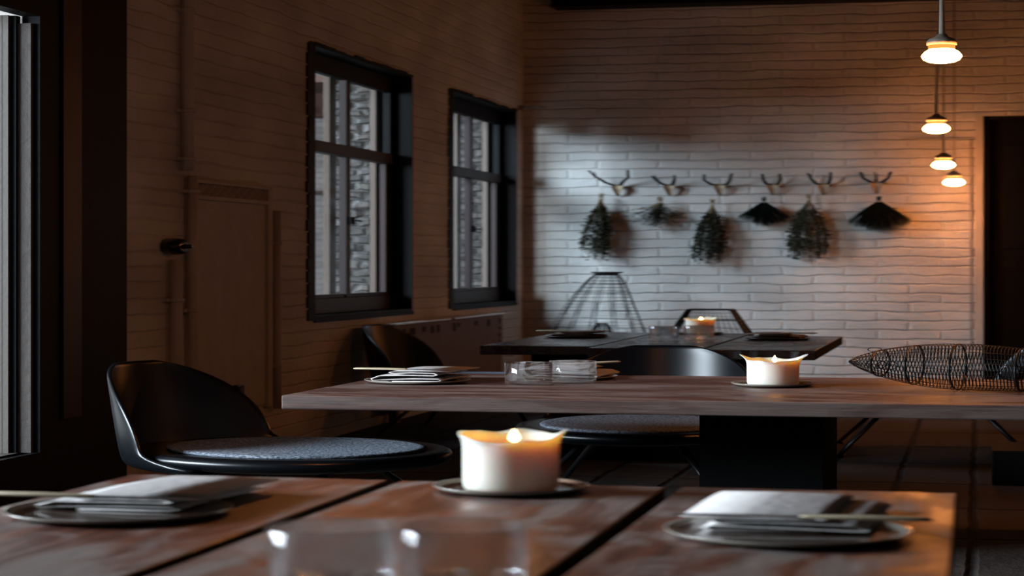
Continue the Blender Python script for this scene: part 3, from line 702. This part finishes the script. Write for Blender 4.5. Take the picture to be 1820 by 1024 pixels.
bunch('leftmost full leafy green bunch, hanging lowest on the left', -1.497, 2.10, .78, .135, 'leafy', 'leaf', -.030, 1)
bunch('thin wispy bunch, second from the left, smallest of the six', -1.255, 2.055, .34, .34, 'wispy', 'leaf_mid', 0, 2)
bunch('leafy bunch with curling tips, third from the left', -1.045, 2.03, .74, .14, 'leafy', 'leaf_mid', -.012, 3)
bunch('dark broom-like bunch fourth from the left, between two leafy bunches', -.838, 2.045, .30, .21, 'broom', 'leaf_dark', 0, 4)
bunch('full leafy bunch fifth from the left, beside the left broom-like bunch', -.660, 2.075, .77, .165, 'leafy', 'leaf', -.008, 5)
bunch('widest dark broom-like bunch, rightmost and nearest the lamps', -.384, 2.045, .37, .25, 'broom', 'leaf_dark', 0, 6)

# ------------------------------------------------------------------ pendant lamps
def pendant(label, x, y, z, topdx, rope=.0045):
    t = thing('pendant_lamp', label, 'lamp', (x, y, z), 0, 'row of bare pendant bulbs on the right')
    H_ = ZC-z
    MB().tube([(0, 0, .085), (.0, 0, .3), (topdx*.5, 0, H_*.5), (topdx, 0, H_-.02)], [rope*1.3, rope, rope, rope], 8).build('cord', 'cord', t, smooth=True)
    MB().lathe([(.03, H_-.025), (.034, H_-.012), (.034, H_)], 20, (topdx, 0)).build('ceiling_rose', 'socket', t)
    MB().lathe([(.010, .10), (.014, .085), (.026, .075), (.030, .06), (.030, .043), (.020, .04)], 24).build('socket', 'socket', t, smooth=True)
    MB().lathe([(.026, .043), (.0268, .040), (.0268, .022), (.024, .018)], 24, (0, 0), False, False).build('collar', 'collar', t, smooth=True)
    MB().lathe([(.018, .030), (.024, .026), (.026, .018), (.034, .006), (.0395, -.012), (.040, -.020), (.036, -.036), (.026, -.048), (.012, -.054), (.001, -.055)], 32).build('bulb', 'bulb', t, smooth=True)
    return t
pendant('nearest and largest pendant bulb in view, highest of the row', -.072, 4.36, 2.47, .006)
pendant('added unseen pendant bulb above the left end of the middle table, brightening the left wall', -.85, 2.95, 2.56, 0)  # extra lamp out of view, added to warm and brighten the left wall
pendant('second pendant bulb from the front, hanging in mid row', -.125, 6.60, 2.455, .022, .0038)
pendant('third pendant bulb, just above the farthest one', -.122, 7.75, 2.30, .0, .0034)
pendant('farthest and lowest pendant bulb, close to the back wall', -.092, 8.36, 2.195, .0, .0034)

# ------------------------------------------------------------------ things on the left wall
r = thing('radiator', 'old cream panel radiator under the right sash window', 'radiator', (XL+.012, 6.40, .14))
MB().box(0, .045, 0, 1.56, 0, .695).build('panel', 'cream', r, bevel=.01)
MB().box(-.004, .056, -.004, .70, .695, .707).build('top_plate', 'daylit_enamel', r)
MB().box(-.004, .056, .76, 1.56, .695, .707).build('top_plate', 'daylit_enamel', r)
rnd = random.Random(4)
for yy in (.12, .2, .24, .36, .47, .55, .78, .84, 1.1, 1.3, 1.5):
    MB().box(.044, .0475, yy, yy+rnd.uniform(.02, .04), .60+rnd.uniform(-.02, .02), .655).build('vent_hole', 'slot', r)
for zz in (.4, .47, .54): MB().box(.044, .0475, 1.5, 1.53, zz, zz+.03).build('vent_hole', 'slot', r)
for yy in (.1, 1.4): MB().box(0, .03, yy, yy+.04, -.14, .01).build('bracket', 'cream', r)

pn = thing('wall_panel', 'cream painted hatch with a framed louvre at its top, on the left wall', 'hatch', (XL, 4.765, 0))
def zat(v, d): return 1.34-(v-470)*d/1421.2
MB().box(-.001, .006, .02, .575, .36, 1.77).build('panel', 'cream_panel', pn, bevel=.006)
MB().box(-.001, .014, 0, .03, .34, 1.88).box(-.001, .014, .57, .60, .34, 1.88).box(-.001, .014, .03, .57, 1.755, 1.785).box(-.001, .014, .03, .57, 1.86, 1.885).build('frame', 'cream_panel', pn, bevel=.006)
lv = MB()
for k in range(9):
    y0 = .05+k*.058; lv.add([(.002, y0, 1.79), (.012, y0+.015, 1.79), (.012, y0+.07, 1.855), (.002, y0+.055, 1.855)], [(0, 1, 2, 3)])
lv.build('louvre', 'cream_panel', pn, solid=.008)
def pipe(label, y, z0, z1, clamps, r_=.014, bend=0):
    t = thing('conduit_pipe', label, 'pipe', (XL, y, z0), 0, 'cream painted pipes on the left wall')
    H_ = z1-z0
    MB().tube([(r_+.006, bend, 0), (r_+.006, bend*.7, H_*.3), (r_+.006, 0, H_*.6), (r_+.006, 0, H_)], r_, 12).build('pipe', 'cream_panel', t, smooth=True)
    for z in clamps: MB().lathe([(r_*1.02, z-z0-.012), (r_*1.35, z-z0-.009), (r_*1.35, z-z0+.009), (r_*1.02, z-z0+.012)], 12, (r_+.006, 0)).box(0, .012, -.035, .035, z-z0-.01, z-z0+.01).build('clamp', 'cream_panel', t)
    return t
pipe('thick vertical pipe coming down from the ceiling beside the dark glazed front', 4.725, 1.93, 4.30, (2.3, 2.93, 2.0), .016)
pipe('slightly bent vertical pipe along the left side of the painted hatch', 4.765, .02, 1.90, (1.05, 1.8), .013, .01)
pipe('vertical pipe running down from the black round switch', 4.655, .02, 1.37, (1.12, .5), .015)
pipe('thin vertical pipe along the right side of the painted hatch', 5.395, .32, 1.72, (1.49, .62), .011)
sw = thing('light_switch', 'round black bakelite switch on the left wall, above a pipe', 'switch', (XL+.004, 4.655, 1.45))
def lx(pr, cy=0): return [[(x, cy+r_*math.cos(a), r_*1.0*math.sin(a)) for a in [2*PI*j/24 for j in range(24)]] for x, r_ in pr]
MB().rings(lx([(0, .052), (.02, .052), (.034, .046), (.038, .03)])).build('housing', 'bakelite', sw, smooth=True)
MB().rings(lx([(.036, .016), (.05, .014), (.056, .008)])).build('knob', 'bakelite', sw, smooth=True)
so = thing('wall_socket', 'small dark socket low on the left wall, behind the nearest black chair', 'socket', (XL, 5.08, .46))
MB().box(0, .02, 0, .05, 0, .07).build('box', 'bakelite', so, bevel=.006); MB().box(.02, .023, .018, .03, .02, .05).build('cover', 'cream', so)
# thin conduit on the back wall
cd = thing('conduit_pipe', 'thin dark cable run on the back wall, left of the dark doorway', 'pipe', (-.30, YB, 2.0))
MB().tube([(0, -.012, .665), (.10, -.012, .655), (.27, -.012, .645), (.272, -.012, .3), (.272, -.012, -2.0)], .004, 8).build('cable', 'socket', cd)
br = thing('wall_bracket', 'small bracket high in the corner right of the second window', 'bracket', (XL, 8.50, 3.02))
MB().box(0, .03, 0, .02, 0, .05).tube([(.03, .01, .03), (.08, .0, .035), (.12, -.01, .02)], .008, 6).build('arm', 'socket', br)
# low black plinth at right
MBx = MB().box(-.14, .26, -.13, .13, 0, .21).build('plinth_block', 'wood_edge', None, bevel=.01, loc=(.17, 5.10, 0))
tag(MBx, 'low black block standing on the stone floor at the right edge', 'block')
